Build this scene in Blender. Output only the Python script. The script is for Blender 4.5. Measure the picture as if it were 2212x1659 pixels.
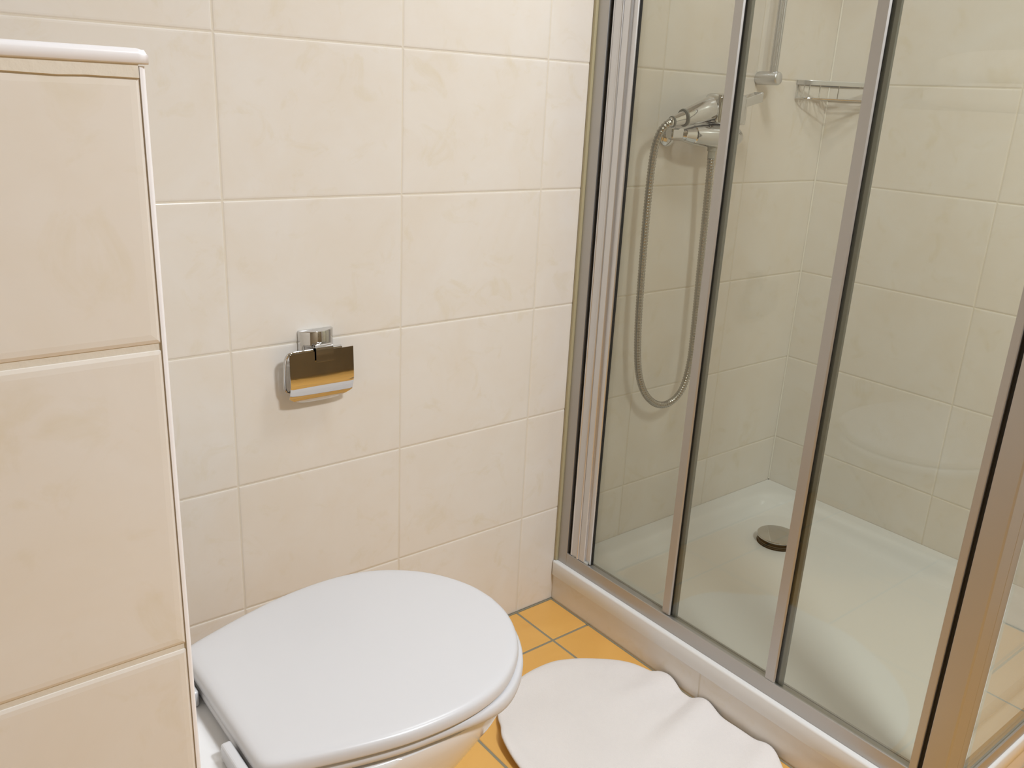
import bpy, bmesh, math, random
from mathutils import Vector, Matrix, noise
random.seed(7)
scene = bpy.context.scene
for o in list(bpy.data.objects): bpy.data.objects.remove(o)
COL = scene.collection

# ------------------------------------------------------------------ camera
F_PX = 1871.052
RIGHT = Vector((0.78340105, -0.61960857, 0.04866234))
DOWN = Vector((-0.16032019, -0.2771044, -0.94737035))
FWD = Vector((0.60048334, 0.73436937, -0.31641964))
cd = bpy.data.cameras.new('camera'); cam = bpy.data.objects.new('camera', cd); COL.objects.link(cam)
cd.sensor_fit = 'HORIZONTAL'; cd.sensor_width = 36.0; cd.lens = F_PX / 2212 * 36.0
cd.clip_start = 0.02; cd.clip_end = 30
M = Matrix.Identity(4)
for i in range(3):
    M[i][0] = RIGHT[i]; M[i][1] = -DOWN[i]; M[i][2] = -FWD[i]
M[0][3], M[1][3], M[2][3] = -0.5143203, -1.38159037, 1.18611363
cam.matrix_world = M
scene.camera = cam

# ------------------------------------------------------------------ world, light, exposure
w = bpy.data.worlds.new('world'); scene.world = w; w.use_nodes = True
w.node_tree.nodes['Background'].inputs[0].default_value = (1, 0.95, 0.88, 1)
w.node_tree.nodes['Background'].inputs[1].default_value = 0.02
LAMP_POS = (0.42, -1.75, 2.235)
ld = bpy.data.lights.new('ceiling_or_fill_light', 'AREA'); ld.shape = 'DISK'; ld.size = 0.30
ld.energy = 36.5; ld.color = (0.885, 0.94, 1.0)
lo = bpy.data.objects.new('ceiling_or_fill_light', ld); lo.location = LAMP_POS; COL.objects.link(lo)
lo['label'] = 'round warm light on the ceiling behind the camera'; lo['category'] = 'light'
FILL_POS = (0.72, -0.62, 2.235)  # added fill light, balances the back wall against the cistern box
fill_d = bpy.data.lights.new('ceiling_or_fill_light', 'AREA'); fill_d.shape = 'DISK'; fill_d.size = 0.30
fill_d.energy = 7.0; fill_d.color = (0.885, 0.94, 1.0)
fill_o = bpy.data.objects.new('ceiling_or_fill_light', fill_d); fill_o.location = FILL_POS; COL.objects.link(fill_o)
fill_o['label'] = 'added ceiling fill light that brightens the back wall and shower'; fill_o['category'] = 'light'
vs = scene.view_settings
scene.display_settings.display_device = 'sRGB'
vs.view_transform = 'Standard'; vs.look = 'None'; vs.gamma = 1.0; vs.use_curve_mapping = False
vs.exposure = 0.0

# ------------------------------------------------------------------ materials
def lin(c):
    return tuple((x/255/12.92) if x/255 <= 0.04045 else ((x/255+0.055)/1.055)**2.4 for x in c)
def mat(name):
    m = bpy.data.materials.new(name); m.use_nodes = True
    nt = m.node_tree; return m, nt, nt.nodes['Principled BSDF']
def N(nt, t, **kw):
    n = nt.nodes.new(t)
    for k, v in kw.items():
        if k.startswith('i_'): n.inputs[k[2:].replace('_', ' ')].default_value = v
        else: setattr(n, k, v)
    return n
def simple(name, col, rough=0.5, metal=0.0, coat=0.0, bump=0.0, bscale=200, mott=0.03, mscale=6, spec=0.5):
    m, nt, b = mat(name)
    b.inputs['Roughness'].default_value = rough; b.inputs['Metallic'].default_value = metal
    b.inputs['Coat Weight'].default_value = coat; b.inputs['Coat Roughness'].default_value = 0.08
    b.inputs['Specular IOR Level'].default_value = spec
    tc = N(nt, 'ShaderNodeTexCoord')
    n = N(nt, 'ShaderNodeTexNoise', i_Scale=mscale, i_Detail=4.0)
    nt.links.new(tc.outputs['Object'], n.inputs['Vector'])
    r = N(nt, 'ShaderNodeValToRGB')
    r.color_ramp.elements[0].position = 0.3; r.color_ramp.elements[1].position = 0.7
    r.color_ramp.elements[0].color = tuple(c*(1-mott) for c in col)+(1,)
    r.color_ramp.elements[1].color = tuple(min(1, c*(1+mott)) for c in col)+(1,)
    nt.links.new(n.outputs['Fac'], r.inputs['Fac']); nt.links.new(r.outputs['Color'], b.inputs['Base Color'])
    if bump:
        n2 = N(nt, 'ShaderNodeTexNoise', i_Scale=bscale, i_Detail=3.0)
        nt.links.new(tc.outputs['Object'], n2.inputs['Vector'])
        bp = N(nt, 'ShaderNodeBump', i_Strength=bump, i_Distance=0.001)
        nt.links.new(n2.outputs['Fac'], bp.inputs['Height']); nt.links.new(bp.outputs['Normal'], b.inputs['Normal'])
    return m

def tile_mat(name, base, cloud, stain, rough, amt=0.62, sc=7.0):
    """glazed tile: every tile (mesh island) has its own soft marbled clouds"""
    m, nt, b = mat(name)
    b.inputs['Roughness'].default_value = rough; b.inputs['Specular IOR Level'].default_value = 0.45
    tc = N(nt, 'ShaderNodeTexCoord'); geo = N(nt, 'ShaderNodeNewGeometry')
    mul = N(nt, 'ShaderNodeMath', operation='MULTIPLY'); mul.inputs[1].default_value = 37.0
    nt.links.new(geo.outputs['Random Per Island'], mul.inputs[0])
    add = N(nt, 'ShaderNodeVectorMath', operation='ADD')
    cmb = N(nt, 'ShaderNodeCombineXYZ')
    for i in range(3): nt.links.new(mul.outputs[0], cmb.inputs[i])
    nt.links.new(tc.outputs['Object'], add.inputs[0]); nt.links.new(cmb.outputs[0], add.inputs[1])
    n1 = N(nt, 'ShaderNodeTexNoise', i_Scale=sc, i_Detail=5.0, i_Roughness=0.6, i_Distortion=0.6)
    nt.links.new(add.outputs[0], n1.inputs['Vector'])
    r1 = N(nt, 'ShaderNodeValToRGB'); e = r1.color_ramp.elements
    e[0].position = 0.35; e[1].position = 0.68
    e[0].color = base+(1,); e[1].color = cloud+(1,)
    nt.links.new(n1.outputs['Fac'], r1.inputs['Fac'])
    n2 = N(nt, 'ShaderNodeTexNoise', i_Scale=sc*2.1, i_Detail=6.0, i_Roughness=0.62, i_Distortion=1.0)
    sh = N(nt, 'ShaderNodeVectorMath', operation='ADD'); sh.inputs[1].default_value = (3.1, 7.7, 1.3)
    nt.links.new(add.outputs[0], sh.inputs[0]); nt.links.new(sh.outputs[0], n2.inputs['Vector'])
    r2 = N(nt, 'ShaderNodeValToRGB'); e = r2.color_ramp.elements
    e[0].position = 0.56; e[1].position = 0.80; e[0].color = (0, 0, 0, 1); e[1].color = (amt, amt, amt, 1)
    nt.links.new(n2.outputs['Fac'], r2.inputs['Fac'])
    mx = N(nt, 'ShaderNodeMixRGB'); mx.inputs['Color2'].default_value = stain+(1,)
    nt.links.new(r2.outputs['Color'], mx.inputs['Fac']); nt.links.new(r1.outputs['Color'], mx.inputs['Color1'])
    nt.links.new(mx.outputs['Color'], b.inputs['Base Color'])
    n3 = N(nt, 'ShaderNodeTexNoise', i_Scale=22.0, i_Detail=2.0)
    nt.links.new(add.outputs[0], n3.inputs['Vector'])
    bp = N(nt, 'ShaderNodeBump', i_Strength=0.12, i_Distance=0.002)
    nt.links.new(n3.outputs['Fac'], bp.inputs['Height']); nt.links.new(bp.outputs['Normal'], b.inputs['Normal'])
    return m

M_TILE = tile_mat('cream_wall_tile', (0.805, 0.765, 0.712), (0.785, 0.727, 0.648), (0.71, 0.63, 0.47), 0.24)
M_GROUT = simple('cream_grout', (0.74, 0.68, 0.58), 0.85, bump=0.3)
M_FTILE = tile_mat('orange_floor_tile', (0.80, 0.455, 0.125), (0.75, 0.41, 0.105), (0.70, 0.34, 0.08), 0.30, 0.35, 5.0)
M_FGROUT = simple('grey_floor_grout', (0.27, 0.25, 0.18), 0.9, bump=0.3)
M_CER = simple('white_ceramic', (0.80, 0.80, 0.81), 0.10, coat=0.3, mott=0.005)
M_SEAT = simple('white_duroplast', (0.655, 0.655, 0.675), 0.30, mott=0.005)
M_TRAY = simple('white_tray_acrylic', (0.78, 0.78, 0.77), 0.16, mott=0.005)
M_TRIM = simple('white_tile_trim', (0.84, 0.82, 0.83), 0.30, mott=0.005)
M_ALU = simple('satin_aluminium', (0.51, 0.50, 0.485), 0.52, metal=1.0, mott=0.01)
M_ALUB = simple('bright_aluminium', (0.68, 0.685, 0.70), 0.36, metal=1.0, mott=0.01)
M_CHROME = simple('chrome', (0.64, 0.64, 0.64), 0.035, metal=1.0, mott=0.0)
M_HOSE = simple('steel_hose', (0.42, 0.40, 0.36), 0.25, metal=1.0, mott=0.02)
M_BLACK = simple('black_rubber_seal', (0.012, 0.011, 0.010), 0.6, bump=0.1)
M_STRIPSH = simple('shaded_edge_strip', (0.075, 0.08, 0.065), 0.35)  # shaded half of the door edge strips, shadow put into the colour
M_SEAL = simple('grey_edge_seal', (0.20, 0.205, 0.185), 0.35)
M_SILI = simple('yellowed_silicone', (0.43, 0.38, 0.235), 0.5)
M_SILW = simple('cream_silicone', (0.80, 0.76, 0.68), 0.4)
M_GPLAST = simple('grey_plastic', (0.45, 0.45, 0.42), 0.4)
M_PAINT = simple('white_ceiling_paint', (0.80, 0.78, 0.75), 0.9, bump=0.1)
M_OCHRE = simple('ochre_wall_paint', (0.36, 0.30, 0.21), 0.8, bump=0.1)
M_DOOR = simple('dark_brown_wood', (0.19, 0.145, 0.080), 0.5, mott=0.25, mscale=3)
M_DARKM = simple('drain_dark_reflection', (0.10, 0.095, 0.08), 0.15, metal=1.0)  # metal darkened to carry the dark reflections on the drain's side
M_DARK = simple('dark_recess', (0.02, 0.02, 0.018), 0.8)

def towel_mat(name, col):
    m, nt, b = mat(name)
    b.inputs['Roughness'].default_value = 0.95; b.inputs['Specular IOR Level'].default_value = 0.1
    b.inputs['Sheen Weight'].default_value = 0.25
    tc = N(nt, 'ShaderNodeTexCoord')
    n = N(nt, 'ShaderNodeTexNoise', i_Scale=9.0, i_Detail=5.0)
    v = N(nt, 'ShaderNodeTexVoronoi', i_Scale=420.0)
    nt.links.new(tc.outputs['Object'], n.inputs['Vector']); nt.links.new(tc.outputs['Object'], v.inputs['Vector'])
    r = N(nt, 'ShaderNodeValToRGB')
    r.color_ramp.elements[0].position = 0.3; r.color_ramp.elements[1].position = 0.7
    r.color_ramp.elements[0].color = tuple(c*0.97 for c in col)+(1,); r.color_ramp.elements[1].color = col+(1,)
    nt.links.new(n.outputs['Fac'], r.inputs['Fac']); nt.links.new(r.outputs['Color'], b.inputs['Base Color'])
    bp = N(nt, 'ShaderNodeBump', i_Strength=0.35, i_Distance=0.0012)
    nt.links.new(v.outputs['Distance'], bp.inputs['Height']); nt.links.new(bp.outputs['Normal'], b.inputs['Normal'])
    return m
M_MAT = towel_mat('white_terry', (0.82, 0.785, 0.77))
M_TOWEL = towel_mat('cream_terry', (0.82, 0.77, 0.70))

def glass_mat():
    m = bpy.data.materials.new('clear_safety_glass'); m.use_nodes = True; nt = m.node_tree
    nt.nodes.clear()
    out = N(nt, 'ShaderNodeOutputMaterial'); mix = N(nt, 'ShaderNodeMixShader')
    tr = N(nt, 'ShaderNodeBsdfTransparent'); gl = N(nt, 'ShaderNodeBsdfGlossy'); gl.inputs['Roughness'].default_value = 0.0
    # faint green body colour, a little uneven
    tc = N(nt, 'ShaderNodeTexCoord'); n = N(nt, 'ShaderNodeTexNoise', i_Scale=2.5)
    nt.links.new(tc.outputs['Object'], n.inputs['Vector'])
    r = N(nt, 'ShaderNodeValToRGB')
    r.color_ramp.elements[0].color = (0.948, 0.953, 0.912, 1); r.color_ramp.elements[1].color = (0.953, 0.958, 0.920, 1)
    nt.links.new(n.outputs['Fac'], r.inputs['Fac']); nt.links.new(r.outputs['Color'], tr.inputs['Color'])
    geo = N(nt, 'ShaderNodeNewGeometry')
    ior = N(nt, 'ShaderNodeMapRange'); ior.inputs['To Min'].default_value = 1.5; ior.inputs['To Max'].default_value = 1/1.5
    nt.links.new(geo.outputs['Backfacing'], ior.inputs['Value'])
    fr = N(nt, 'ShaderNodeFresnel'); nt.links.new(ior.outputs['Result'], fr.inputs['IOR'])
    nt.links.new(fr.outputs[0], mix.inputs['Fac']); nt.links.new(tr.outputs[0], mix.inputs[1]); nt.links.new(gl.outputs[0], mix.inputs[2])
    nt.links.new(mix.outputs[0], out.inputs['Surface'])
    return m
M_GLASS = glass_mat()
def lamp_mat():
    m, nt, b = mat('lamp_diffuser')
    b.inputs['Base Color'].default_value = (0.9, 0.88, 0.84, 1)
    b.inputs['Emission Color'].default_value = (1, 0.95, 0.88, 1); b.inputs['Emission Strength'].default_value = 6.0
    return m
M_LAMP = lamp_mat()

# ------------------------------------------------------------------ mesh helpers
def obj(name, bm, m, parent=None, smooth=False, bevel=0.0, seg=2, angle=40, **props):
    bmesh.ops.recalc_face_normals(bm, faces=bm.faces)
    me = bpy.data.meshes.new(name); bm.to_mesh(me); bm.free()
    if smooth:
        me.polygons.foreach_set('use_smooth', [True]*len(me.polygons))
        try: me.set_sharp_from_angle(angle=math.radians(angle))
        except Exception: pass
    me.materials.append(m)
    o = bpy.data.objects.new(name, me); COL.objects.link(o)
    if bevel:
        md = o.modifiers.new('bevel', 'BEVEL'); md.width = bevel; md.segments = seg; md.limit_method = 'ANGLE'
        md.angle_limit = math.radians(35); md.harden_normals = False
    if parent is not None:
        o.parent = parent; o.matrix_parent_inverse = Matrix.Translation(-Vector(wloc(parent)))
    for k, v in props.items(): o[k] = v
    return o
def wloc(o):
    l = Vector(o.location); p = o.parent
    while p is not None:
        l = o.matrix_parent_inverse @ l; l = l + Vector(p.location); o = p; p = o.parent
    return l
def thing(name, label, cat, loc, **kw):
    o = bpy.data.objects.new(name, None); COL.objects.link(o); o.location = loc
    o.empty_display_size = 0.05
    o['label'] = label; o['category'] = cat
    for k, v in kw.items(): o[k] = v
    return o
def box(bm, x0, x1, y0, y1, z0, z1):
    vs_ = [bm.verts.new((x, y, z)) for x in (x0, x1) for y in (y0, y1) for z in (z0, z1)]
    for f in ((0,1,3,2),(4,6,7,5),(0,4,5,1),(2,3,7,6),(0,2,6,4),(1,5,7,3)):
        bm.faces.new([vs_[i] for i in f])
def B(*a):
    bm = bmesh.new(); box(bm, *a); return bm
def rings(bm, rs, cap0=True, cap1=True, closed=True):
    """loft a list of equal-length point rings"""
    vv = [[bm.verts.new(p) for p in r] for r in rs]
    n = len(vv[0])
    for a, b in zip(vv, vv[1:]):
        for i in range(n if closed else n-1):
            j = (i+1) % n
            bm.faces.new((a[i], a[j], b[j], b[i]))
    if cap0: bm.faces.new(list(reversed(vv[0])))
    if cap1: bm.faces.new(vv[-1])
    return vv
def frame_of(d):
    d = d.normalized(); up = Vector((0, 0, 1)) if abs(d.z) < 0.9 else Vector((1, 0, 0))
    a = d.cross(up).normalized(); b = a.cross(d).normalized(); return a, b
def lathe(bm, p0, axis, prof, n=32, sx=1.0, sy=1.0):
    """prof: list of (distance along axis, radius)"""
    p0 = Vector(p0); d = Vector(axis).normalized(); a, b = frame_of(d)
    rs = []
    for t, r in prof:
        rs.append([p0 + d*t + a*(math.cos(2*math.pi*i/n)*r*sx) + b*(math.sin(2*math.pi*i/n)*r*sy) for i in range(n)])
    rings(bm, rs)
def tube(bm, pts, radii, n=12, closed=False):
    pts = [Vector(p) for p in pts]; m = len(pts)
    if not hasattr(radii, '__len__'): radii = [radii]*m
    tang = []
    for i in range(m):
        if closed: t = pts[(i+1) % m]-pts[i-1]
        else: t = pts[min(i+1, m-1)]-pts[max(i-1, 0)]
        tang.append(t.normalized())
    a, b = frame_of(tang[0]); rs = []
    for i in range(m):
        a = (a - tang[i]*a.dot(tang[i])).normalized(); b = tang[i].cross(a)
        rs.append([pts[i]+a*(math.cos(2*math.pi*k/n)*radii[i])+b*(math.sin(2*math.pi*k/n)*radii[i]) for k in range(n)])
    if closed:
        rs.append(rs[0]); rings(bm, rs, False, False); bmesh.ops.remove_doubles(bm, verts=bm.verts, dist=1e-6)
    else: rings(bm, rs)
def catmull(pts, per=8, closed=False):
    P = [Vector(p) for p in pts]; n = len(P); out = []
    rng = n if closed else n-1
    for i in range(rng):
        if closed: p0, p1, p2, p3 = P[i-1], P[i], P[(i+1) % n], P[(i+2) % n]
        else: p0, p1, p2, p3 = P[max(i-1, 0)], P[i], P[i+1], P[min(i+2, n-1)]
        for k in range(per):
            t = k/per
            out.append(0.5*((2*p1)+(p2-p0)*t+(2*p0-5*p1+4*p2-p3)*t*t+(3*p1-p0-3*p2+p3)*t**3))
    if not closed: out.append(P[-1].copy())
    return out
def resample(pts, step, closed=False):
    P = list(pts) + ([pts[0]] if closed else [])
    L = [0]
    for a, b in zip(P, P[1:]): L.append(L[-1]+(b-a).length)
    n = max(2, int(round(L[-1]/step))); out = []; j = 0
    for i in range(n + (0 if closed else 1)):
        s = L[-1]*i/n
        while j < len(L)-2 and L[j+1] < s: j += 1
        t = (s-L[j])/max(1e-9, L[j+1]-L[j]); out.append(P[j].lerp(P[j+1], t))
    return out
def rrect(x0, x1, y0, y1, r, z, n=8):
    out = []
    rr = r if hasattr(r, '__len__') else (r, r, r, r)   # corners: (x1,y1),(x0,y1),(x0,y0),(x1,y0)
    for (cx, cy, a0, q) in ((x1, y1, 0, rr[0]), (x0, y1, 90, rr[1]), (x0, y0, 180, rr[2]), (x1, y0, 270, rr[3])):
        sx = -1 if cx == x1 else 1; sy = -1 if cy == y1 else 1
        for k in range(n+1):
            a = math.radians(a0+90*k/n)
            out.append(Vector((cx+sx*q+q*math.cos(a), cy+sy*q+q*math.sin(a), z)))
    return out
def extrude_profile(bm, prof, z0, z1):
    rings(bm, [[(x, y, z0) for x, y in prof], [(x, y, z1) for x, y in prof]])

# ------------------------------------------------------------------ tiled surfaces (each tile a cushioned slab on a grout bed)
def tiled(name, O, U, V, NN, u0, u1, v0, v1, ul, vl, joint=0.0019, thick=0.03, tile=M_TILE, grout=M_GROUT,
          prof=((0.0, -0.0016), (0.0006, -0.0007), (0.0020, -0.0002), (0.0045, 0.0)), bed=-0.0010, edge_gap=0.0, parent=None, holes=()):
    O, U, V, NN = Vector(O), Vector(U), Vector(V), Vector(NN)
    bm = bmesh.new()
    us = [u0]+[u for u in sorted(ul) if u0+0.004 < u < u1-0.004]+[u1]
    vs2 = [v0]+[v for v in sorted(vl) if v0+0.004 < v < v1-0.004]+[v1]
    P = lambda u, v, d: O+U*u+V*v+NN*d
    for i in range(len(us)-1):
        for j in range(len(vs2)-1):
            a = us[i]+(joint/2 if i > 0 else edge_gap); b = us[i+1]-(joint/2 if i < len(us)-2 else edge_gap)
            c = vs2[j]+(joint/2 if j > 0 else edge_gap); d = vs2[j+1]-(joint/2 if j < len(vs2)-2 else edge_gap)
            rs = []
            for ins, dep in prof:
                rs.append([P(a+ins, c+ins, dep), P(b-ins, c+ins, dep), P(b-ins, d-ins, dep), P(a+ins, d-ins, dep)])
            rings(bm, rs, False, True)
    bmesh.ops.recalc_face_normals(bm, faces=bm.faces)
    n_t = len(bm.faces)
    g = [P(u, v, dd) for u in (u0, u1) for v in (v0, v1) for dd in (bed, -thick)]
    vv = [bm.verts.new(p) for p in g]; fs = []
    for f in ((0,1,3,2),(4,6,7,5),(0,4,5,1),(2,3,7,6),(0,2,6,4),(1,5,7,3)):
        fs.append(bm.faces.new([vv[i] for i in f]))
    bm.normal_update()
    # orient: tile caps must look along NN
    me = bpy.data.meshes.new(name)
    for f in bm.faces:
        pass
    bmesh.ops.recalc_face_normals(bm, faces=fs)
    for f in list(bm.faces)[:n_t]:
        if f.normal.dot(NN) < 0: f.normal_flip()
    for f in fs: f.material_index = 1
    bm.to_mesh(me); bm.free()
    me.materials.append(tile); me.materials.append(grout)
    o = bpy.data.objects.new(name, me); COL.objects.link(o)
    if parent is None: o['kind'] = 'structure'
    else:
        o.parent = parent; o.matrix_parent_inverse = Matrix.Translation(-Vector(parent.location))
    return o

TW, TH = 0.333, 0.25084
XL, XR, YF, HC = -1.30, 1.648, -2.50, 2.30
cols = [TW*k for k in range(-5, 12)]; rows = [TH*k for k in range(0, 12)]
X, Y, Z = (1,0,0), (0,1,0), (0,0,1)
tiled('wall_back', (0,0,0), X, Z, (0,-1,0), XL, XR, 0, HC, cols, rows)
tiled('wall_right', (XR,0,0), (0,-1,0), Z, (-1,0,0), 0, -YF, 0, HC, [0.151+TW*k for k in range(0, 8)], rows)
obj('wall_left', B(XL-0.03, XL, YF, 0, 0, HC), M_OCHRE, kind='structure')
obj('wall_front', B(XL, XR, YF-0.03, YF, 0, HC), M_OCHRE, kind='structure')
o = obj('ceiling', B(XL-0.03, XR+0.03, YF-0.03, 0.03, HC, HC+0.03), M_PAINT, kind='structure')
FT = 0.333
tiled('floor', (0,0,0), X, Y, (0,0,1), XL, XR, YF, 0, [0.664-FT*k for k in range(-4, 6)], [-0.137-FT*k for k in range(-1, 9)],
      joint=0.0048, tile=M_FTILE, grout=M_FGROUT, edge_gap=0.0045,
      prof=((0.0, -0.0022), (0.0006, -0.0008), (0.0022, 0.0)), bed=-0.0012)
# door behind the camera
d1 = thing('door_1', 'dark brown wooden door in the wall behind the camera', 'door', (1.0, YF, 0), kind='structure')
obj('door_leaf', B(0.50, 1.50, YF+0.001, YF+0.035, 0.004, 2.03), M_DOOR, d1, bevel=0.003)
bm = bmesh.new(); box(bm, 0.42, 0.495, YF+0.001, YF+0.05, 0.002, 2.11); box(bm, 1.505, 1.58, YF+0.001, YF+0.05, 0.002, 2.11); box(bm, 0.495, 1.505, YF+0.001, YF+0.05, 2.035, 2.11)
obj('door_frame', bm, M_DOOR, d1, bevel=0.003)
bm = bmesh.new(); lathe(bm, (0.58, YF+0.035, 1.02), (0,1,0), [(0,0.022),(0.008,0.022),(0.008,0.009),(0.045,0.009)]); tube(bm, [(0.58,YF+0.08,1.02),(0.64,YF+0.082,1.02),(0.70,YF+0.08,1.02)], 0.008)
obj('door_handle', bm, M_CHROME, d1, smooth=True)
# ceiling lamp body around the main light, another added around the fill light
for LP, lab in ((LAMP_POS, 'round white ceiling lamp behind the camera'), (FILL_POS, 'round white lamp body added around the fill light')):
    lt = thing('ceiling_or_fill_lamp', lab, 'lamp', (LP[0], LP[1], HC), group='ceiling lamps')
    bm = bmesh.new(); lathe(bm, (LP[0], LP[1], HC), (0,0,-1), [(0,0.17),(0.02,0.175),(0.04,0.17),(0.04,0.155)], 48)
    obj('lamp_base', bm, M_TRIM, lt, smooth=True)
    bm = bmesh.new(); lathe(bm, (LP[0], LP[1], HC-0.0405), (0,0,-1), [(0,0.152),(0.012,0.150),(0.018,0.12)], 48)
    obj('lamp_diffuser', bm, M_LAMP, lt, smooth=True)

# ------------------------------------------------------------------ tiled cistern box at the left
BX, BY, BZ = -0.330, -0.765, 1.193
wb = bpy.data.objects.new('wall_cistern', None); COL.objects.link(wb); wb.location = (-0.55, -0.38, 0); wb['kind'] = 'structure'
wb['label'] = 'cream tiled cistern box beside the toilet, capped with a white edge strip'
tiled('tiled_face', (0,BY,0), X, Z, (0,-1,0), XL, BX-0.0035, 0, BZ-0.006, [BX-0.0035-TW], rows, joint=0.004, parent=wb,
      prof=((0.0, -0.0026), (0.0010, -0.0012), (0.0035, -0.0003), (0.0075, 0.0)), bed=-0.0018)
tiled('tiled_side', (BX,0,0), (0,-1,0), Z, (1,0,0), 0, -BY-0.0035, 0, BZ-0.003, [TW*k for k in range(1,4)], rows, parent=wb)
# vertical edge trim (rounded white bead)
bm = bmesh.new()
pr = [(BX-0.0045, BY+0.010)]+[(BX-0.0035+0.0035*math.sin(math.radians(a)), BY+0.0035-0.0035*math.cos(math.radians(a))) for a in range(0, 91, 15)]+[(BX-0.004, BY+0.010)]
pr[0] = (BX-0.0045, BY+0.004); pr.insert(1, (BX-0.0042, BY-0.0002))
extrude_profile(bm, pr, 0.0, BZ-0.001); obj('edge_trim', bm, M_TRIM, wb, smooth=True)
# grout joint under the cap
bm = bmesh.new(); n = 60
rs = []
for k in range(n+1):
    x = XL+(BX-0.005-XL)*k/n; t = 0.0090+0.0010*noise.noise(Vector((x*40, 0, 0)))
    rs.append([(x, BY+0.003, BZ), (x, BY-0.0008, BZ), (x, BY-0.0010, BZ-t*0.9), (x, BY+0.003, BZ-t*1.05)])
rings(bm, rs); obj('grout_joint', bm, M_GROUT, wb)
# cap strip: front nosing + top
pr = []
bm = bmesh.new()
cap = [(BY+0.012, BZ), (BY-0.0015, BZ), (BY-0.0025, BZ+0.001), (BY-0.0025, BZ+0.0065), (BY-0.0010, BZ+0.009), (BY+0.002, BZ+0.0098), (BY+0.02, BZ+0.0098), (BY+0.02, BZ)]
endx = BX+0.0012
rings(bm, [[(XL+0.001, y, z) for y, z in cap], [(endx-0.006, y, z) for y, z in cap], [(endx-0.002, y, min(z, BZ+0.0088)) for y, z in cap], [(endx, y, min(z, BZ+0.0055)) for y, z in cap]])
obj('cap_strip', bm, M_TRIM, wb, smooth=True, angle=50)
tiled('tiled_top', (0,0,BZ+0.0095), X, Y, (0,0,1), XL, BX-0.0005, BY+0.021, 0, [BX-TW], [-TW, -2*TW], thick=0.0125, parent=wb)

# ------------------------------------------------------------------ towel on the cistern box
def towel():
    zt = BZ+0.0098
    tw = thing('folded_towel', 'cream folded towel lying on top of the tiled cistern box', 'towel', (-0.53, -0.30, zt))
    def slab(name, x0, x1, y0, y1, z0, th, seed, parent):
        bm = bmesh.new(); n, rs = 14, []
        m = 40
        prof = []
        for k in range(m):
            a = 2*math.pi*k/m; c, s = math.cos(a), math.sin(a)
            prof.append((abs(c)**0.35*math.copysign(1, c), abs(s)**0.6*math.copysign(1, s)))
        for i in range(n+1):
            t = i/n; y = y0+(y1-y0)*t
            e = math.sin(math.pi*min(1, max(0, t)))**0.18 if 0 < t < 1 else 0.55
            rs.append([(0.5*(x0+x1)+0.5*(x1-x0)*px*(0.93+0.07*e)+0.004*noise.noise(Vector((y*9+seed, px, 1))),
                        y, z0+th/2+th/2*pz*e*(1 if pz < 0 else 1+0.10*noise.noise(Vector((px*2, y*8, seed)))) - (th/2*(1-e) if pz > 0 else -0)*0.0) for px, pz in prof])
        for r in rs:
            lo_ = min(p[2] for p in r)
            for k2, p in enumerate(r): r[k2] = (p[0], p[1], max(p[2], z0+0.0005))
        rings(bm, rs); return obj(name, bm, M_TOWEL, parent, smooth=True, angle=80)
    slab('lower_fold', -0.70, -0.366, -0.50, -0.10, zt, 0.075, 1, tw)
    slab('upper_fold', -0.69, -0.395, -0.49, -0.11, zt+0.075, 0.085, 5, tw)
towel()

# ------------------------------------------------------------------ shower plinth, tray
PX, PY, LZ0, LZ = 0.776, -0.970, 0.069, 0.109
bm = bmesh.new()
t1 = tiled('trim_1', (PX,0,0), (0,-1,0), Z, (-1,0,0), 0.0, -PY, 0.0, LZ0, [0.47, 0.803], [], edge_gap=0.0008, thick=0.02)
t2 = tiled('trim_2', (0,PY,0), X, Z, (0,-1,0), PX, XR, 0.0, LZ0, [0.995, 1.328], [], edge_gap=0.0008, thick=0.02)
# grey joint along the foot of the wall and of the plinth
bm = bmesh.new(); box(bm, -0.33, PX, -0.0050, -0.0002, -0.002, 0.0004); box(bm, PX-0.0050, PX-0.0002, PY-0.005, -0.0050, -0.002, 0.0004); box(bm, PX-0.0002, XR, PY-0.0050, PY-0.0002, -0.002, 0.0004)
obj('trim_4', bm, M_FGROUT, kind='structure')
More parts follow.
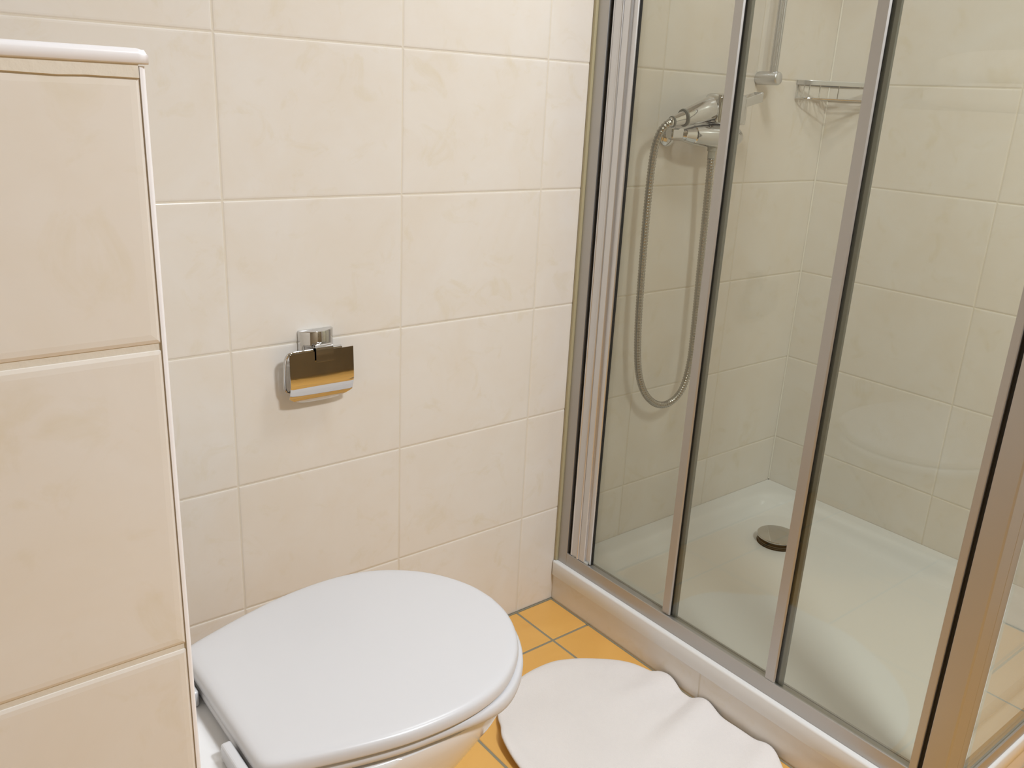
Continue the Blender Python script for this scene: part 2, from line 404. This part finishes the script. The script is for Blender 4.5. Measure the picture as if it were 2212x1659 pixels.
# silicone corner joints of the shower
bm = bmesh.new(); rings(bm, [[(XR-0.0035, -0.0005, z), (XR-0.0005, -0.0035, z), (XR+0.002, 0.002, z)] for z in (0.112, HC)]); obj('trim_3', bm, M_SILW, kind='structure')
tray = thing('shower_tray', 'white low shower tray with rounded basin behind the glass', 'shower tray', (1.2, -0.48, 0.069))
bm = bmesh.new()
ox0, oy0 = 0.770, -0.976
def RR(ix0, ix1, iy0, iy1, r, z): return rrect(ox0+ix0, XR-ix1, oy0+iy0, 0-iy1, r, z, 8)
rs = [RR(0.02, 0.003, 0.02, 0.003, 0.006, LZ0+0.001), RR(0.001, 0.001, 0.001, 0.001, 0.006, LZ0+0.001), RR(0, 0.001, 0, 0.001, 0.006, LZ0+0.003),
      RR(0, 0.001, 0, 0.001, 0.006, LZ-0.004), RR(0.0012, 0.001, 0.0012, 0.001, 0.006, LZ-0.0012), RR(0.004, 0.001, 0.004, 0.001, 0.006, LZ),
      RR(0.052, 0.036, 0.052, 0.036, 0.05, LZ), RR(0.060, 0.048, 0.060, 0.048, 0.065, LZ-0.0004), RR(0.066, 0.055, 0.066, 0.055, 0.075, LZ-0.004),
      RR(0.074, 0.064, 0.074, 0.064, 0.082, LZ-0.018), RR(0.081, 0.072, 0.081, 0.072, 0.088, LZ-0.030), RR(0.092, 0.084, 0.092, 0.084, 0.095, LZ-0.0375),
      RR(0.110, 0.102, 0.110, 0.102, 0.10, LZ-0.0405), RR(0.16, 0.15, 0.16, 0.15, 0.10, LZ-0.0415), RR(0.30, 0.30, 0.34, 0.34, 0.08, LZ-0.0435)]
rings(bm, rs)
obj('basin', bm, M_TRAY, tray, smooth=True, angle=60)
DX, DY, DZ = 1.392, -0.218, LZ-0.0415
bm = bmesh.new()
lathe(bm, (DX, DY, DZ), (0,0,1), [(0.0215,0.048),(0.0215,0.0535),(0.0225,0.0545),(0.0245,0.0545),(0.0262,0.0530),(0.0285,0.040),(0.0300,0.022),(0.0306,0.003)], 64)
dcv = obj('drain_cover', bm, M_CHROME, tray, smooth=True, angle=35, label='round chrome drain cover')
bm = bmesh.new()
lathe(bm, (DX, DY, DZ-0.004), (0,0,1), [(0,0.050),(0.0075,0.053),(0.0072,0.046),(0.0085,0.046),(0.0095,0.051),(0.0115,0.051),(0.0120,0.045),(0.0135,0.045),(0.0140,0.051),(0.0165,0.051),(0.0170,0.045),(0.0256,0.045)], 56)
obj('drain_grille', bm, M_DARKM, dcv, smooth=True, angle=35)

# ------------------------------------------------------------------ shower enclosure
HT = 1.95
enc = thing('shower_enclosure', 'shower enclosure with aluminium framed sliding glass doors and corner post', 'shower enclosure', (0.81, -0.48, LZ))
SB = 0.142
FX = 0.782
bm = bmesh.new(); box(bm, 0.7755, 0.790, -0.0085, -0.0005, LZ, HT); obj('silicone_joint', bm, M_SILI, enc, bevel=0.002, label='yellowed silicone bead')
bm = bmesh.new(); extrude_profile(bm, [(FX,-0.0085),(FX,-0.0375),(FX+0.001,-0.0385),(FX+0.004,-0.0385),(0.812,-0.0365),(0.812,-0.001),(0.790,-0.001),(0.790,-0.0085)], LZ+0.0005, HT)
obj('wall_profile', bm, M_ALU, enc, bevel=0.0005)
obj('black_seal', B(0.7905, 0.806, -0.0480, -0.0390, SB-0.004, HT-0.03), M_BLACK, enc)
# bottom rail, front run and side run
bm = bmesh.new()
sec = [(0.0, LZ+0.0006), (0.0, SB-0.001), (0.001, SB), (0.0035, SB), (0.0040, SB-0.002), (0.0185, SB-0.002), (0.0185, SB-0.001), (0.023, SB-0.001), (0.0250, SB-0.004), (0.025, LZ+0.0006)]
rings(bm, [[(FX+a, -0.0390, z) for a, z in sec], [(FX+a, -0.9228, z) for a, z in sec]])
obj('front_rail', bm, M_ALU, enc, smooth=True, angle=30)
SY = -0.970
bm = bmesh.new()
ss = [(0.0, LZ+0.0006), (0.0, SB-0.005), (0.001, SB-0.004), (0.0032, SB-0.004), (0.0036, SB-0.007), (0.022, SB-0.007), (0.022, LZ+0.0006)]
rings(bm, [[(0.852, SY+a, z) for a, z in ss], [(XR-0.001, SY+a, z) for a, z in ss]])
obj('side_rail', bm, M_ALU, enc, smooth=True, angle=30)
# corner post
bm = bmesh.new(); extrude_profile(bm, [(FX,-0.9230),(FX,-0.9570),(FX+0.002,-0.9595),(0.822,-0.9615),(0.822,-0.9600),(0.8235,-0.9600),(0.8235,-0.9615),(0.851,-0.9615),(0.851,-0.940),(0.830,-0.9230)], LZ+0.0006, HT)
obj('corner_post', bm, M_ALU, enc, bevel=0.0010)
obj('black_seal', B(0.790, 0.806, -0.9226, -0.9150, SB, HT-0.03), M_BLACK, enc)
# top rails
bm = bmesh.new(); box(bm, FX, 0.830, -0.9228, -0.0390, HT-0.045, HT); obj('top_rail', bm, M_ALU, enc, bevel=0.002)
bm = bmesh.new(); box(bm, 0.857, XR-0.001, -0.968, -0.940, HT-0.045, HT); obj('top_rail', bm, M_ALU, enc, bevel=0.002)
GZ0, GZ1 = SB-0.004, HT-0.046
# sliding door 1 (nearest the wall): ribbed stile, pane, trailing seal
bm = bmesh.new()
pr = [(0.7850,-0.0485),(0.7838,-0.0497),(0.7838,-0.0520),(0.7850,-0.0530),(0.7850,-0.0690)]
pr += [(0.7840-0.0024*math.sin(math.radians(a)), -0.0735+0.0035*math.cos(math.radians(a))) for a in range(10, 180, 20)]
pr += [(0.7860,-0.0775),(0.7845,-0.0785),(0.7845,-0.0945),(0.7860,-0.0960),(0.7905,-0.0970),(0.7905,-0.1080),(0.7890,-0.1090),(0.7890,-0.1108),(0.7910,-0.1120),(0.7985,-0.1120),(0.7985,-0.0485)]
extrude_profile(bm, pr, SB+0.001, GZ1); dn = obj('sliding_door', bm, M_ALUB, enc, smooth=True, angle=28, label='wide ribbed stile of the innermost sliding door')
obj('glass_pane', B(0.7986, 0.8026, -0.3560, -0.0900, SB-0.0015, GZ1), M_GLASS, dn)
obj('pane_seal', B(0.7935, 0.7984, -0.1140, -0.1122, SB, GZ1), M_BLACK, dn)
obj('strip_shaded_half', B(0.7975, 0.8040, -0.3630, -0.3562, SB-0.0015, GZ1), M_STRIPSH, dn)
obj('edge_strip', B(0.7965, 0.8045, -0.3715, -0.3632, SB-0.0015, GZ1), M_SEAL, dn)
bm = bmesh.new()
for k, y in enumerate((-0.060, -0.078, -0.100)): box(bm, 0.784+0.004*(k == 1), 0.800, y-0.006, y+0.005, SB-0.0015, SB+0.003)
obj('roller_guide', bm, M_GPLAST, dn, bevel=0.001)
# sliding doors 2 and 3
def door(xf, ya, yb):
    bm = bmesh.new(); extrude_profile(bm, [(xf,ya),(xf,yb+0.0022),(xf+0.0030,yb),(xf+0.0040,yb),(xf+0.0040,ya)], SB+0.0005, GZ1)
    return obj('sliding_door', bm, M_ALU, enc, smooth=True, angle=20)
d2 = door(0.7870, -0.3425, -0.3625)
obj('glass_pane', B(0.7925, 0.7965, -0.6300, -0.3435, SB-0.0015, GZ1), M_GLASS, d2)
obj('stile_lip', B(0.7911, 0.7923, -0.3632, -0.3440, SB+0.0005, GZ1), M_BLACK, d2, label='black inner lip of the stile')
obj('strip_shaded_half', B(0.7920, 0.7972, -0.6370, -0.6302, SB-0.0015, GZ1), M_STRIPSH, d2)
obj('edge_strip', B(0.7915, 0.7978, -0.6445, -0.6372, SB-0.0015, GZ1), M_SEAL, d2)
d3 = door(0.7835, -0.6115, -0.6325)
obj('glass_pane', B(0.7880, 0.7912, -0.9030, -0.6125, SB-0.0005, GZ1), M_GLASS, d3)
obj('stile_lip', B(0.7876, 0.7879, -0.6333, -0.6130, SB+0.0005, GZ1), M_BLACK, d3, label='black inner lip of the stile')
bm = bmesh.new(); extrude_profile(bm, [(0.7835,-0.9020),(0.7835,-0.9135),(0.785,-0.9148),(0.800,-0.9148),(0.800,-0.9035),(0.7878,-0.9035),(0.7878,-0.9020)], SB+0.0005, GZ1)
obj('closing_stile', bm, M_ALU, d3, bevel=0.0004)
# fixed side panel
sp = obj('side_panel', B(0.8515, XR-0.020, -0.9660, -0.9620, SB-0.0068, GZ1), M_GLASS, enc, label='fixed glass side panel')
bm = bmesh.new(); box(bm, XR-0.022, XR-0.001, -0.965, -0.940, SB, GZ1); obj('wall_profile', bm, M_ALU, enc, bevel=0.001)

# ------------------------------------------------------------------ shower fittings
mx = thing('shower_mixer', 'chrome single lever shower mixer on the tiled shower wall', 'shower tap', (1.105, -0.0, 1.12))
for x in (1.031, 1.181):
    bm = bmesh.new(); lathe(bm, (x, -0.0008, 1.119), (0,-1,0), [(0,0.0275),(0.003,0.0275),(0.007,0.024),(0.011,0.016),(0.012,0.013),(0.048,0.013)], 40)
    obj('wall_rosette', bm, M_CHROME, mx, smooth=True, angle=35)
bm = bmesh.new()
prof = [(0.0,0.006),(0.002,0.011),(0.010,0.014),(0.011,0.0155),(0.024,0.0185),(0.036,0.0215),(0.038,0.0205),(0.040,0.0225),(0.060,0.0255),(0.090,0.0275),(0.130,0.0285),(0.165,0.0275),(0.190,0.0240),(0.203,0.0170),(0.208,0.006)]
lathe(bm, (1.002, -0.062, 1.122), (1,0,-0.02), prof, 48, 1.0, 0.95)
obj('mixer_body', bm, M_CHROME, mx, smooth=True, angle=30)
bm = bmesh.new()
rs = []
for z, e in ((1.147, -0.004), (1.150, 0.0), (1.202, 0.0), (1.2080, -0.002), (1.211, -0.006)):
    rs.append(rrect(1.094-e, 1.190+e, -0.092-e, -0.042+e, 0.010, z, 5))
rings(bm, rs); obj('lever_cap', bm, M_CHROME, mx, smooth=True, angle=35)
bm = bmesh.new()
def slabrings(pts):  # (x, z centre, half height), flat bar in y
    return [[(x, -0.079-0.0, z-h), (x, -0.079, z+h), (x, -0.052, z+h), (x, -0.052, z-h)] for x, z, h in pts]
rings(bm, slabrings([(1.19,1.192,0.010),(1.215,1.198,0.0105),(1.235,1.203,0.0110),(1.262,1.209,0.0110)]))
obj('lever', bm, M_CHROME, mx, bevel=0.002)
bm = bmesh.new(); rings(bm, slabrings([(1.186,1.165,0.020),(1.207,1.168,0.022)])); 
obj('lever_stem', bm, M_CHROME, mx, bevel=0.002)
bm = bmesh.new(); lathe(bm, (1.119, -0.062, 1.098), (0,0,-1), [(0,0.0125),(0.003,0.0125),(0.003,0.0105),(0.012,0.0105),(0.012,0.0085),(0.028,0.0085)], 24)
obj('hose_outlet', bm, M_GPLAST, mx, smooth=True, angle=30)
# hand-shower hook on the left rosette
bm = bmesh.new(); box(bm, 0.968, 1.006, -0.072, -0.052, 1.113, 1.135); 
obj('handset_hook', bm, M_CHROME, mx, bevel=0.003)

hs = thing('hand_shower', 'chrome hand shower handle resting on top of the mixer', 'hand shower', (1.03, -0.075, 1.157))
A = Vector((0.950, -0.078, 1.1465)); Bv = Vector((1.088, -0.072, 1.179)); ax = (Bv-A)
bm = bmesh.new(); lathe(bm, A, ax, [(0,0.0085),(0.002,0.0095),(0.006,0.0105),(0.040,0.0145),(0.048,0.0175),(0.10,0.0235),(0.138,0.0275),(0.140,0.0265),(0.1415,0.018)], 32, 0.72, 1.0)
obj('handle', bm, M_CHROME, hs, smooth=True, angle=30)
def ring(name, t, r, w, m, parent):
    c = A+ax.normalized()*t; bm = bmesh.new(); lathe(bm, c, ax, [(0,r*0.7),(0,r),(w,r),(w,r*0.7)], 32, 0.85, 1.0)
    return obj(name, bm, m, parent, smooth=True, angle=30)
ring('grip_ring', 0.006, 0.0118, 0.0035, M_SEAL, hs); ring('grip_ring', 0.044, 0.0190, 0.004, M_SEAL, hs)

# hose: ribbed metal
path = [(1.119,-0.062,1.070),(1.124,-0.060,1.02),(1.136,-0.052,0.93),(1.142,-0.050,0.80),(1.146,-0.050,0.67),(1.146,-0.050,0.58),(1.132,-0.050,0.515),(1.105,-0.050,0.485),(1.067,-0.050,0.475),
        (1.025,-0.050,0.488),(0.985,-0.050,0.525),(0.958,-0.050,0.585),(0.944,-0.050,0.68),(0.938,-0.050,0.80),(0.935,-0.050,0.92),(0.933,-0.052,1.02),(0.929,-0.060,1.09),(0.931,-0.070,1.125),(0.941,-0.076,1.141),(0.950,-0.078,1.146)]
pp = resample(catmull(path, 14), 0.0017); rad = [0.0086 if (i % 4) in (1, 2) else 0.0074 for i in range(len(pp))]
bm = bmesh.new(); tube(bm, pp, rad, 12)
ho = obj('shower_hose', bm, M_HOSE, smooth=True, angle=180)
ho['label'] = 'ribbed metal shower hose hanging in a long loop from the mixer'; ho['category'] = 'hose'

# riser rail
rr_ = thing('riser_rail', 'chrome vertical riser rail with a cylindrical wall mount above the mixer', 'shower rail', (1.338, 0, 1.25))
bm = bmesh.new(); lathe(bm, (1.338, -0.0008, 1.2535), (0,-1,0), [(0,0.0145),(0.002,0.0155),(0.056,0.0155),(0.0585,0.0145),(0.060,0.012)], 36)
obj('wall_mount', bm, M_ALUB, rr_, smooth=True, angle=40)
bm = bmesh.new(); lathe(bm, (1.338, -0.0008, 1.90), (0,-1,0), [(0,0.0145),(0.002,0.0155),(0.056,0.0155),(0.0585,0.0145),(0.060,0.012)], 36)
obj('wall_mount', bm, M_ALUB, rr_, smooth=True, angle=40)
bm = bmesh.new(); n = 40; pr = []
for k in range(n):
    a = 2*math.pi*k/n; r = 0.0100 if k % 2 else 0.0092
    pr.append((1.338+r*math.cos(a), -0.042+r*math.sin(a)))
extrude_profile(bm, pr, 1.262, 1.89); obj('pole', bm, M_ALUB, rr_)

# corner basket
bk = thing('corner_basket', 'small chrome wire basket fixed in the shower corner', 'shower basket', (1.60, -0.05, 1.21))
zb, zt = 1.214, 1.257
front = [(1.497,-0.004),(1.500,-0.028),(1.512,-0.046),(1.548,-0.078),(1.602,-0.128),(1.626,-0.150),(1.6445,-0.153)]
fp = catmull([(a, b, 0) for a, b in front], 6)
def band(bm, pts, z0, z1, t):
    rs = []
    for i, p in enumerate(pts):
        tg = (pts[min(i+1, len(pts)-1)]-pts[max(i-1, 0)]).normalized(); nn = Vector((-tg.y, tg.x, 0))*t
        rs.append([(p.x-nn.x, p.y-nn.y, z0), (p.x-nn.x, p.y-nn.y, z1), (p.x+nn.x, p.y+nn.y, z1), (p.x+nn.x, p.y+nn.y, z0)])
    rings(bm, rs)
bm = bmesh.new(); band(bm, fp, zt-0.011, zt, 0.0015); obj('front_band', bm, M_ALUB, bk, bevel=0.0006)
bm = bmesh.new()
tube(bm, [(p.x, p.y, zb) for p in fp], 0.0018, 8)
tube(bm, [(1.498,-0.004,zb),(1.57,-0.004,zb),(1.644,-0.004,zb),(1.644,-0.08,zb),(1.644,-0.150,zb)], 0.0018, 8)
for k in range(1, 11):
    t = k/11; a = Vector((1.497+(1.644-1.497)*t, -0.004, zb))
    j = int(t*(len(fp)-1)); b = fp[j]; tube(bm, [a, (b.x, b.y, zb)], 0.0012, 6)
obj('base_wires', bm, M_CHROME, bk, smooth=True)
for j in (1, 5, 9, 14, 19, 24, 29, 34):
    p = fp[min(j, len(fp)-1)]; bm = bmesh.new(); tube(bm, [(p.x, p.y, zb), (p.x, p.y, zt-0.010)], 0.0014, 8); obj('upright_wire', bm, M_CHROME, bk, smooth=True)
bm = bmesh.new(); box(bm, 1.50, 1.644, -0.0035, -0.0012, zt-0.011, zt); box(bm, 1.6445, 1.6468, -0.150, -0.0035, zt-0.011, zt)
obj('wall_band', bm, M_CHROME, bk)

# ------------------------------------------------------------------ paper holder
ph = thing('paper_holder', 'chrome toilet paper holder with hanging cover flap on the back wall', 'toilet paper holder', (0.154, 0, 0.75))
bm = bmesh.new(); rs = []
xa, xb, z0, z1 = 0.1205, 0.1875, 0.712, 0.7735; n = 16
for (zz, e) in ((z0, 0.002), (z0+0.002, 0.0), (z1-0.0015, 0.0), (z1, 0.0015)):
    r = [(xa+e, -0.0008, zz), ]
    for k in range(n+1):
        t = k/n; x = xa+e+(xb-xa-2*e)*t
        y = -0.0055-0.0185*math.sin(math.pi*t)**0.75 if 0 < t < 1 else -0.0055
        r.append((x, y+e*0.5, zz))
    r.append((xb-e, -0.0008, zz)); rs.append(r)
rings(bm, rs); obj('back_plate', bm, M_CHROME, ph, smooth=True, angle=45)
# pivot bar and clip
bm = bmesh.new(); lathe(bm, (0.118, -0.031, 0.7435), (1,0,0), [(0,0.0035),(0.072,0.0035)], 16); obj('pivot_bar', bm, M_CHROME, ph, smooth=True)
bm = bmesh.new(); box(bm, 0.140, 0.168, -0.031, -0.010, 0.7405, 0.7485)
obj('arm', bm, M_CHROME, ph, bevel=0.002)
bm = bmesh.new()
cl = [(-0.0315+0.0090*math.cos(math.radians(a)), 0.7450+0.0090*math.sin(math.radians(a))) for a in range(20, 200, 20)]+[(-0.0406,0.732),(-0.0411,0.7235)]
ci = [(y+0.0012, z-0.0005) for y, z in reversed(cl)]
poly = cl+ci
rings(bm, [[(0.1370, y, z) for y, z in poly], [(0.1700, y, z) for y, z in poly]]); obj('clip', bm, M_CHROME, ph, smooth=True, angle=40)
# flap: flat top, curling towards the wall at the bottom, corners rounded
bm = bmesh.new(); nx, nz = 24, 24; vv = []
W0, W1 = 0.0885, 0.2115
for side in (0, 1):
    g = []
    for j in range(nz+1):
        t = j/nz; row = []
        for i in range(nx+1):
            s = i/nx; x = W0+(W1-W0)*s
            u = abs(2*s-1)
            L = 0.088+0.018*(1-u**2.2) if t > 0 else 0
            L = 0.104 - 0.020*u**3.0
            zz = L*t
            # arc length zz: straight for 0.058 then radius 0.045 towards the wall
            if zz < 0.052: y, z = -0.0360-0.035*zz, 0.7425-zz
            else:
                R = 0.065; a = (zz-0.052)/R; y, z = -0.0360-0.035*0.052+R*(1-math.cos(a)), 0.7425-0.052-R*math.sin(a)
            y += 0.0012*side
            row.append(bm.verts.new((x, y, z)))
        g.append(row)
    vv.append(g)
for j in range(nz):
    for i in range(nx):
        bm.faces.new((vv[0][j][i], vv[0][j][i+1], vv[0][j+1][i+1], vv[0][j+1][i]))
        bm.faces.new((vv[1][j][i], vv[1][j+1][i], vv[1][j+1][i+1], vv[1][j][i+1]))
for i in range(nx):
    bm.faces.new((vv[0][0][i], vv[1][0][i], vv[1][0][i+1], vv[0][0][i+1])); bm.faces.new((vv[0][nz][i], vv[0][nz][i+1], vv[1][nz][i+1], vv[1][nz][i]))
for j in range(nz):
    bm.faces.new((vv[0][j][0], vv[0][j+1][0], vv[1][j+1][0], vv[1][j][0])); bm.faces.new((vv[0][j][nx], vv[1][j][nx], vv[1][j+1][nx], vv[0][j+1][nx]))
obj('cover_flap', bm, M_CHROME, ph, smooth=True, angle=50)
# roll wire behind the flap
bm = bmesh.new()
wp = [(0.128,-0.031,0.7435),(0.096,-0.031,0.7435),(0.0865,-0.030,0.738),(0.0835,-0.028,0.725),(0.0835,-0.024,0.690),(0.086,-0.022,0.675),(0.097,-0.021,0.669),(0.14,-0.021,0.668),(0.19,-0.021,0.668)]
tube(bm, resample(catmull(wp, 8), 0.002), 0.0028, 12); obj('roll_wire', bm, M_CHROME, ph, smooth=True)

# ------------------------------------------------------------------ toilet
YC = -0.463
LO = [(-0.217,0.0),(-0.217,0.06),(-0.217,0.110),(-0.213,0.130),(-0.200,0.1405),(-0.165,0.1530),(-0.11,0.1700),(-0.05,0.1840),(0.01,0.1895),(0.06,0.1865),(0.105,0.1740),(0.145,0.1500),(0.178,0.1180),(0.202,0.0790),(0.216,0.0400),(0.2205,0.0)]
def half_outline(pts, nn=60):
    c = catmull([(x, h, 0) for x, h in pts], 10); c = resample(c, 0.0035)
    L = [c[0]]
    # equal count
    out = []
    tot = [0]
    for a, b in zip(c, c[1:]): tot.append(tot[-1]+(b-a).length)
    j = 0
    for i in range(nn+1):
        s = tot[-1]*i/nn
        while j < len(tot)-2 and tot[j+1] < s: j += 1
        t = (s-tot[j])/max(1e-9, tot[j+1]-tot[j]); p = c[j].lerp(c[j+1], t); out.append((p.x, max(0, p.y)))
    out[0] = (pts[0][0], 0); out[-1] = (pts[-1][0], 0)
    return out
def full(half):
    a = [(x, -h) for x, h in half]; b = [(x, h) for x, h in reversed(half[1:-1])]
    return a+b
def offset(poly, d):
    n = len(poly); out = []
    for i in range(n):
        x0, y0 = poly[i-1]; x1, y1 = poly[(i+1) % n]; tx, ty = x1-x0, y1-y0; l = math.hypot(tx, ty) or 1
        dd = d(poly[i]) if callable(d) else d
        out.append((poly[i][0]+ty/l*dd, poly[i][1]-tx/l*dd))
    return out
lid = full(half_outline(LO))
def ringz(poly, z): return [Vector((x, YC+y, z(x, y) if callable(z) else z)) for x, y in poly]
# check orientation: positive offset must grow the outline
if offset(lid, 0.01)[len(lid)//2][0] < lid[len(lid)//2][0]:
    _o = offset
    offset = lambda p, d: _o(p, (lambda q: -d(q)) if callable(d) else -d)
toi = thing('toilet', 'white wall-hung toilet with closed oval lid', 'toilet', (0.0, YC, 0.05))
bm = bmesh.new()
T = 0.4455
rs = [ringz(offset(lid, -0.030), 0.4285), ringz(offset(lid, -0.008), 0.4262), ringz(offset(lid, -0.0025), 0.4262), ringz(offset(lid, -0.0004), 0.4275), ringz(lid, 0.4295), ringz(offset(lid, -0.0003), 0.4345),
      ringz(offset(lid, -0.0012), 0.4390), ringz(offset(lid, -0.0030), 0.4422), ringz(offset(lid, -0.0060), 0.4443), ringz(offset(lid, -0.0100), T-0.0002), ringz(offset(lid, -0.020), T+0.0003)]
ctr = Vector((0.0, YC, 0))
def scaled(poly, s, z): return [Vector((x*s, YC+y*s, z)) for x, y in poly]
inn = offset(lid, -0.020)
for s, dz in ((0.8, 0.0009), (0.55, 0.0014), (0.25, 0.0018)): rs.append(scaled(inn, s, T+dz))
rings(bm, rs); obj('lid', bm, M_SEAT, toi, smooth=True, angle=70)
# seat ring
def sm(a, b, x):
    t = max(0, min(1, (x-a)/(b-a))); return t*t*(3-2*t)
so = lambda p: 0.0075*sm(0.02, 0.13, p[0]) - 0.0035*(1-sm(-0.02, 0.06, p[0])) + 0.0022*(1-sm(-0.2165, -0.19, p[0]))
seat = offset(lid, so)
zbot = lambda x, y: 0.4095-0.0085*sm(0.02, 0.12, x)
bm = bmesh.new()
hole = [(0.03+(x-0.03)*0.60, y*0.62) for x, y in lid]
rs = [ringz(hole, 0.410), ringz(offset(seat, -0.010), lambda x, y: zbot(x, y)+0.0005), ringz(offset(seat, -0.0035), zbot), ringz(offset(seat, -0.0006), lambda x, y: zbot(x, y)+0.0025), ringz(seat, lambda x, y: 0.5*(zbot(x, y)+0.424)),
      ringz(offset(seat, -0.0010), 0.4205), ringz(offset(seat, -0.0040), 0.4230), ringz(offset(seat, -0.0080), 0.4236), ringz(offset(seat, -0.014), 0.4236), ringz(hole, 0.4225)]
vv = rings(bm, rs, False, False)
n = len(vv[0])
for i in range(n): bm.faces.new((vv[-1][i], vv[-1][(i+1) % n], vv[0][(i+1) % n], vv[0][i]))
obj('seat', bm, M_SEAT, toi, smooth=True, angle=60)
# hinges
for y in (YC-0.084, YC+0.084):
    obj('hinge', B(-0.2330, -0.2196, y-0.030, y+0.030, 0.4045, 0.4285), M_SEAT, toi, bevel=0.0035, seg=3)
# ceramic bowl, lofted
WX = BX+0.0012
def bowl_outline(tip, hw, back_hw, xb=WX):
    L = tip-xb
    prof = [(0.0,0.0),(0.0,0.45),(0.0,0.92),(0.006,0.985),(0.03,1.0)]
    pts = [(xb+u*L, back_hw*v) for u, v in prof]
    for u, v in ((0.24,0.86),(0.36,0.90),(0.50,0.975),(0.62,1.0),(0.72,0.985),(0.81,0.91),(0.88,0.78),(0.94,0.60),(0.975,0.41),(0.993,0.21),(1.0,0.0)):
        f = sm(0.0, 0.45, u); pts.append((xb+u*L, (hw*v)*f + back_hw*(1-f)))
    return full(half_outline(pts, 60))
lv = [(0.4035, 0.190, 0.165, 0.150), (0.4035, 0.2030, 0.1755, 0.160), (0.4010, 0.2075, 0.1800, 0.1640), (0.3950, 0.2085, 0.1810, 0.165), (0.382, 0.206, 0.1795, 0.165), (0.36, 0.195, 0.173, 0.163), (0.33, 0.172, 0.162, 0.160),
      (0.29, 0.135, 0.148, 0.157), (0.24, 0.085, 0.134, 0.153), (0.18, 0.030, 0.122, 0.148), (0.12, -0.025, 0.110, 0.140), (0.08, -0.075, 0.098, 0.125), (0.06, -0.12, 0.080, 0.10), (0.055, -0.16, 0.055, 0.07)]
bm = bmesh.new(); rs = []
for z, tip, hw, bh in reversed(lv): rs.append(ringz(bowl_outline(tip, hw, bh), z))
rings(bm, rs); obj('bowl', bm, M_CER, toi, smooth=True, angle=50)

# ------------------------------------------------------------------ bath mat
outl = [(0.351,-0.364),(0.362,-0.335),(0.379,-0.311),(0.394,-0.283),(0.412,-0.262),(0.455,-0.232),(0.509,-0.213),(0.560,-0.206),(0.609,-0.208),(0.655,-0.228),(0.692,-0.256),(0.722,-0.283),(0.742,-0.311),
        (0.7505,-0.337),(0.7545,-0.358),(0.7655,-0.369),(0.7690,-0.385),(0.7690,-0.410),(0.7640,-0.440),(0.7650,-0.466),(0.7700,-0.480),(0.7705,-0.508),(0.7650,-0.545),(0.7655,-0.573),(0.7670,-0.605),(0.7670,-0.627),(0.7700,-0.645),
        (0.7670,-0.670),(0.748,-0.700),(0.715,-0.742),(0.665,-0.775),(0.600,-0.790),(0.530,-0.782),(0.460,-0.750),(0.405,-0.700),(0.368,-0.630),(0.347,-0.540),(0.340,-0.460),(0.343,-0.405)]
MC = Vector((0.575, -0.49, 0))
def mat_h(x, y, r):
    """height of the cloth's upper face above the floor; r = 0 centre .. 1 edge"""
    h = 0.0075+0.0018*noise.noise(Vector((x*9, y*9, 2)))
    def ridge(ax_, ay, bx, by, amp, w):
        dx, dy = bx-ax_, by-ay; L2 = dx*dx+dy*dy; t = max(0, min(1, ((x-ax_)*dx+(y-ay)*dy)/L2))
        d = math.hypot(x-ax_-t*dx, y-ay-t*dy); return amp*(1-t)**0.8*math.exp(-(d/w)**2)
    h += ridge(0.770,-0.395, 0.60,-0.375, 0.009, 0.028)
    h += ridge(0.772,-0.497, 0.53,-0.535, 0.014, 0.030)
    h += ridge(0.772,-0.655, 0.60,-0.690, 0.011, 0.028)
    h -= ridge(0.765,-0.452, 0.56,-0.500, 0.006, 0.020)
    h += 0.007*sm(0.80, 1.0, r)*(0.5+0.5*math.sin(y*31+x*17))*(1-sm(0.62, 0.74, x)*0.4)
    h += 0.009*sm(0.72, 1.0, r)*(1-sm(0.36, 0.42, x))
    return max(h, 0.0062)
outp = resample(catmull([(x, y, 0) for x, y in outl], 6, True), 0.0065, True)
bm = bmesh.new(); nr = 36; top = []; bot = []
for k in range(1, nr+1):
    s = (k/nr)**0.85; a, b = [], []
    for p in outp:
        q = MC.lerp(p, s); x, y = q.x, q.y; h = mat_h(x, y, s)
        a.append(bm.verts.new((x, y, h))); b.append(bm.verts.new((x, y, max(0.0012, h-0.0062))))
    top.append(a); bot.append(b)
m_ = len(outp)
for g, fl in ((top, 1), (bot, -1)):
    for r0, r1 in zip(g, g[1:]):
        for i in range(m_):
            j = (i+1) % m_; bm.faces.new((r0[i], r1[i], r1[j], r0[j]) if fl > 0 else (r0[i], r0[j], r1[j], r1[i]))
    bm.faces.new(g[0] if fl > 0 else list(reversed(g[0])))
mid = []
for i, p in enumerate(outp):
    a, b = top[-1][i].co, bot[-1][i].co; c = (a+b)/2; d = (p-MC).normalized()*0.0022; mid.append(bm.verts.new((min(c.x+d.x, 0.7735), c.y+d.y, c.z)))
for i in range(m_):
    j = (i+1) % m_; bm.faces.new((top[-1][i], mid[i], mid[j], top[-1][j])); bm.faces.new((mid[i], bot[-1][i], bot[-1][j], mid[j]))
mo = obj('bath_mat', bm, M_MAT, smooth=True, angle=180)
mo['label'] = 'white rumpled bath mat on the orange floor against the shower plinth'; mo['category'] = 'bath mat'
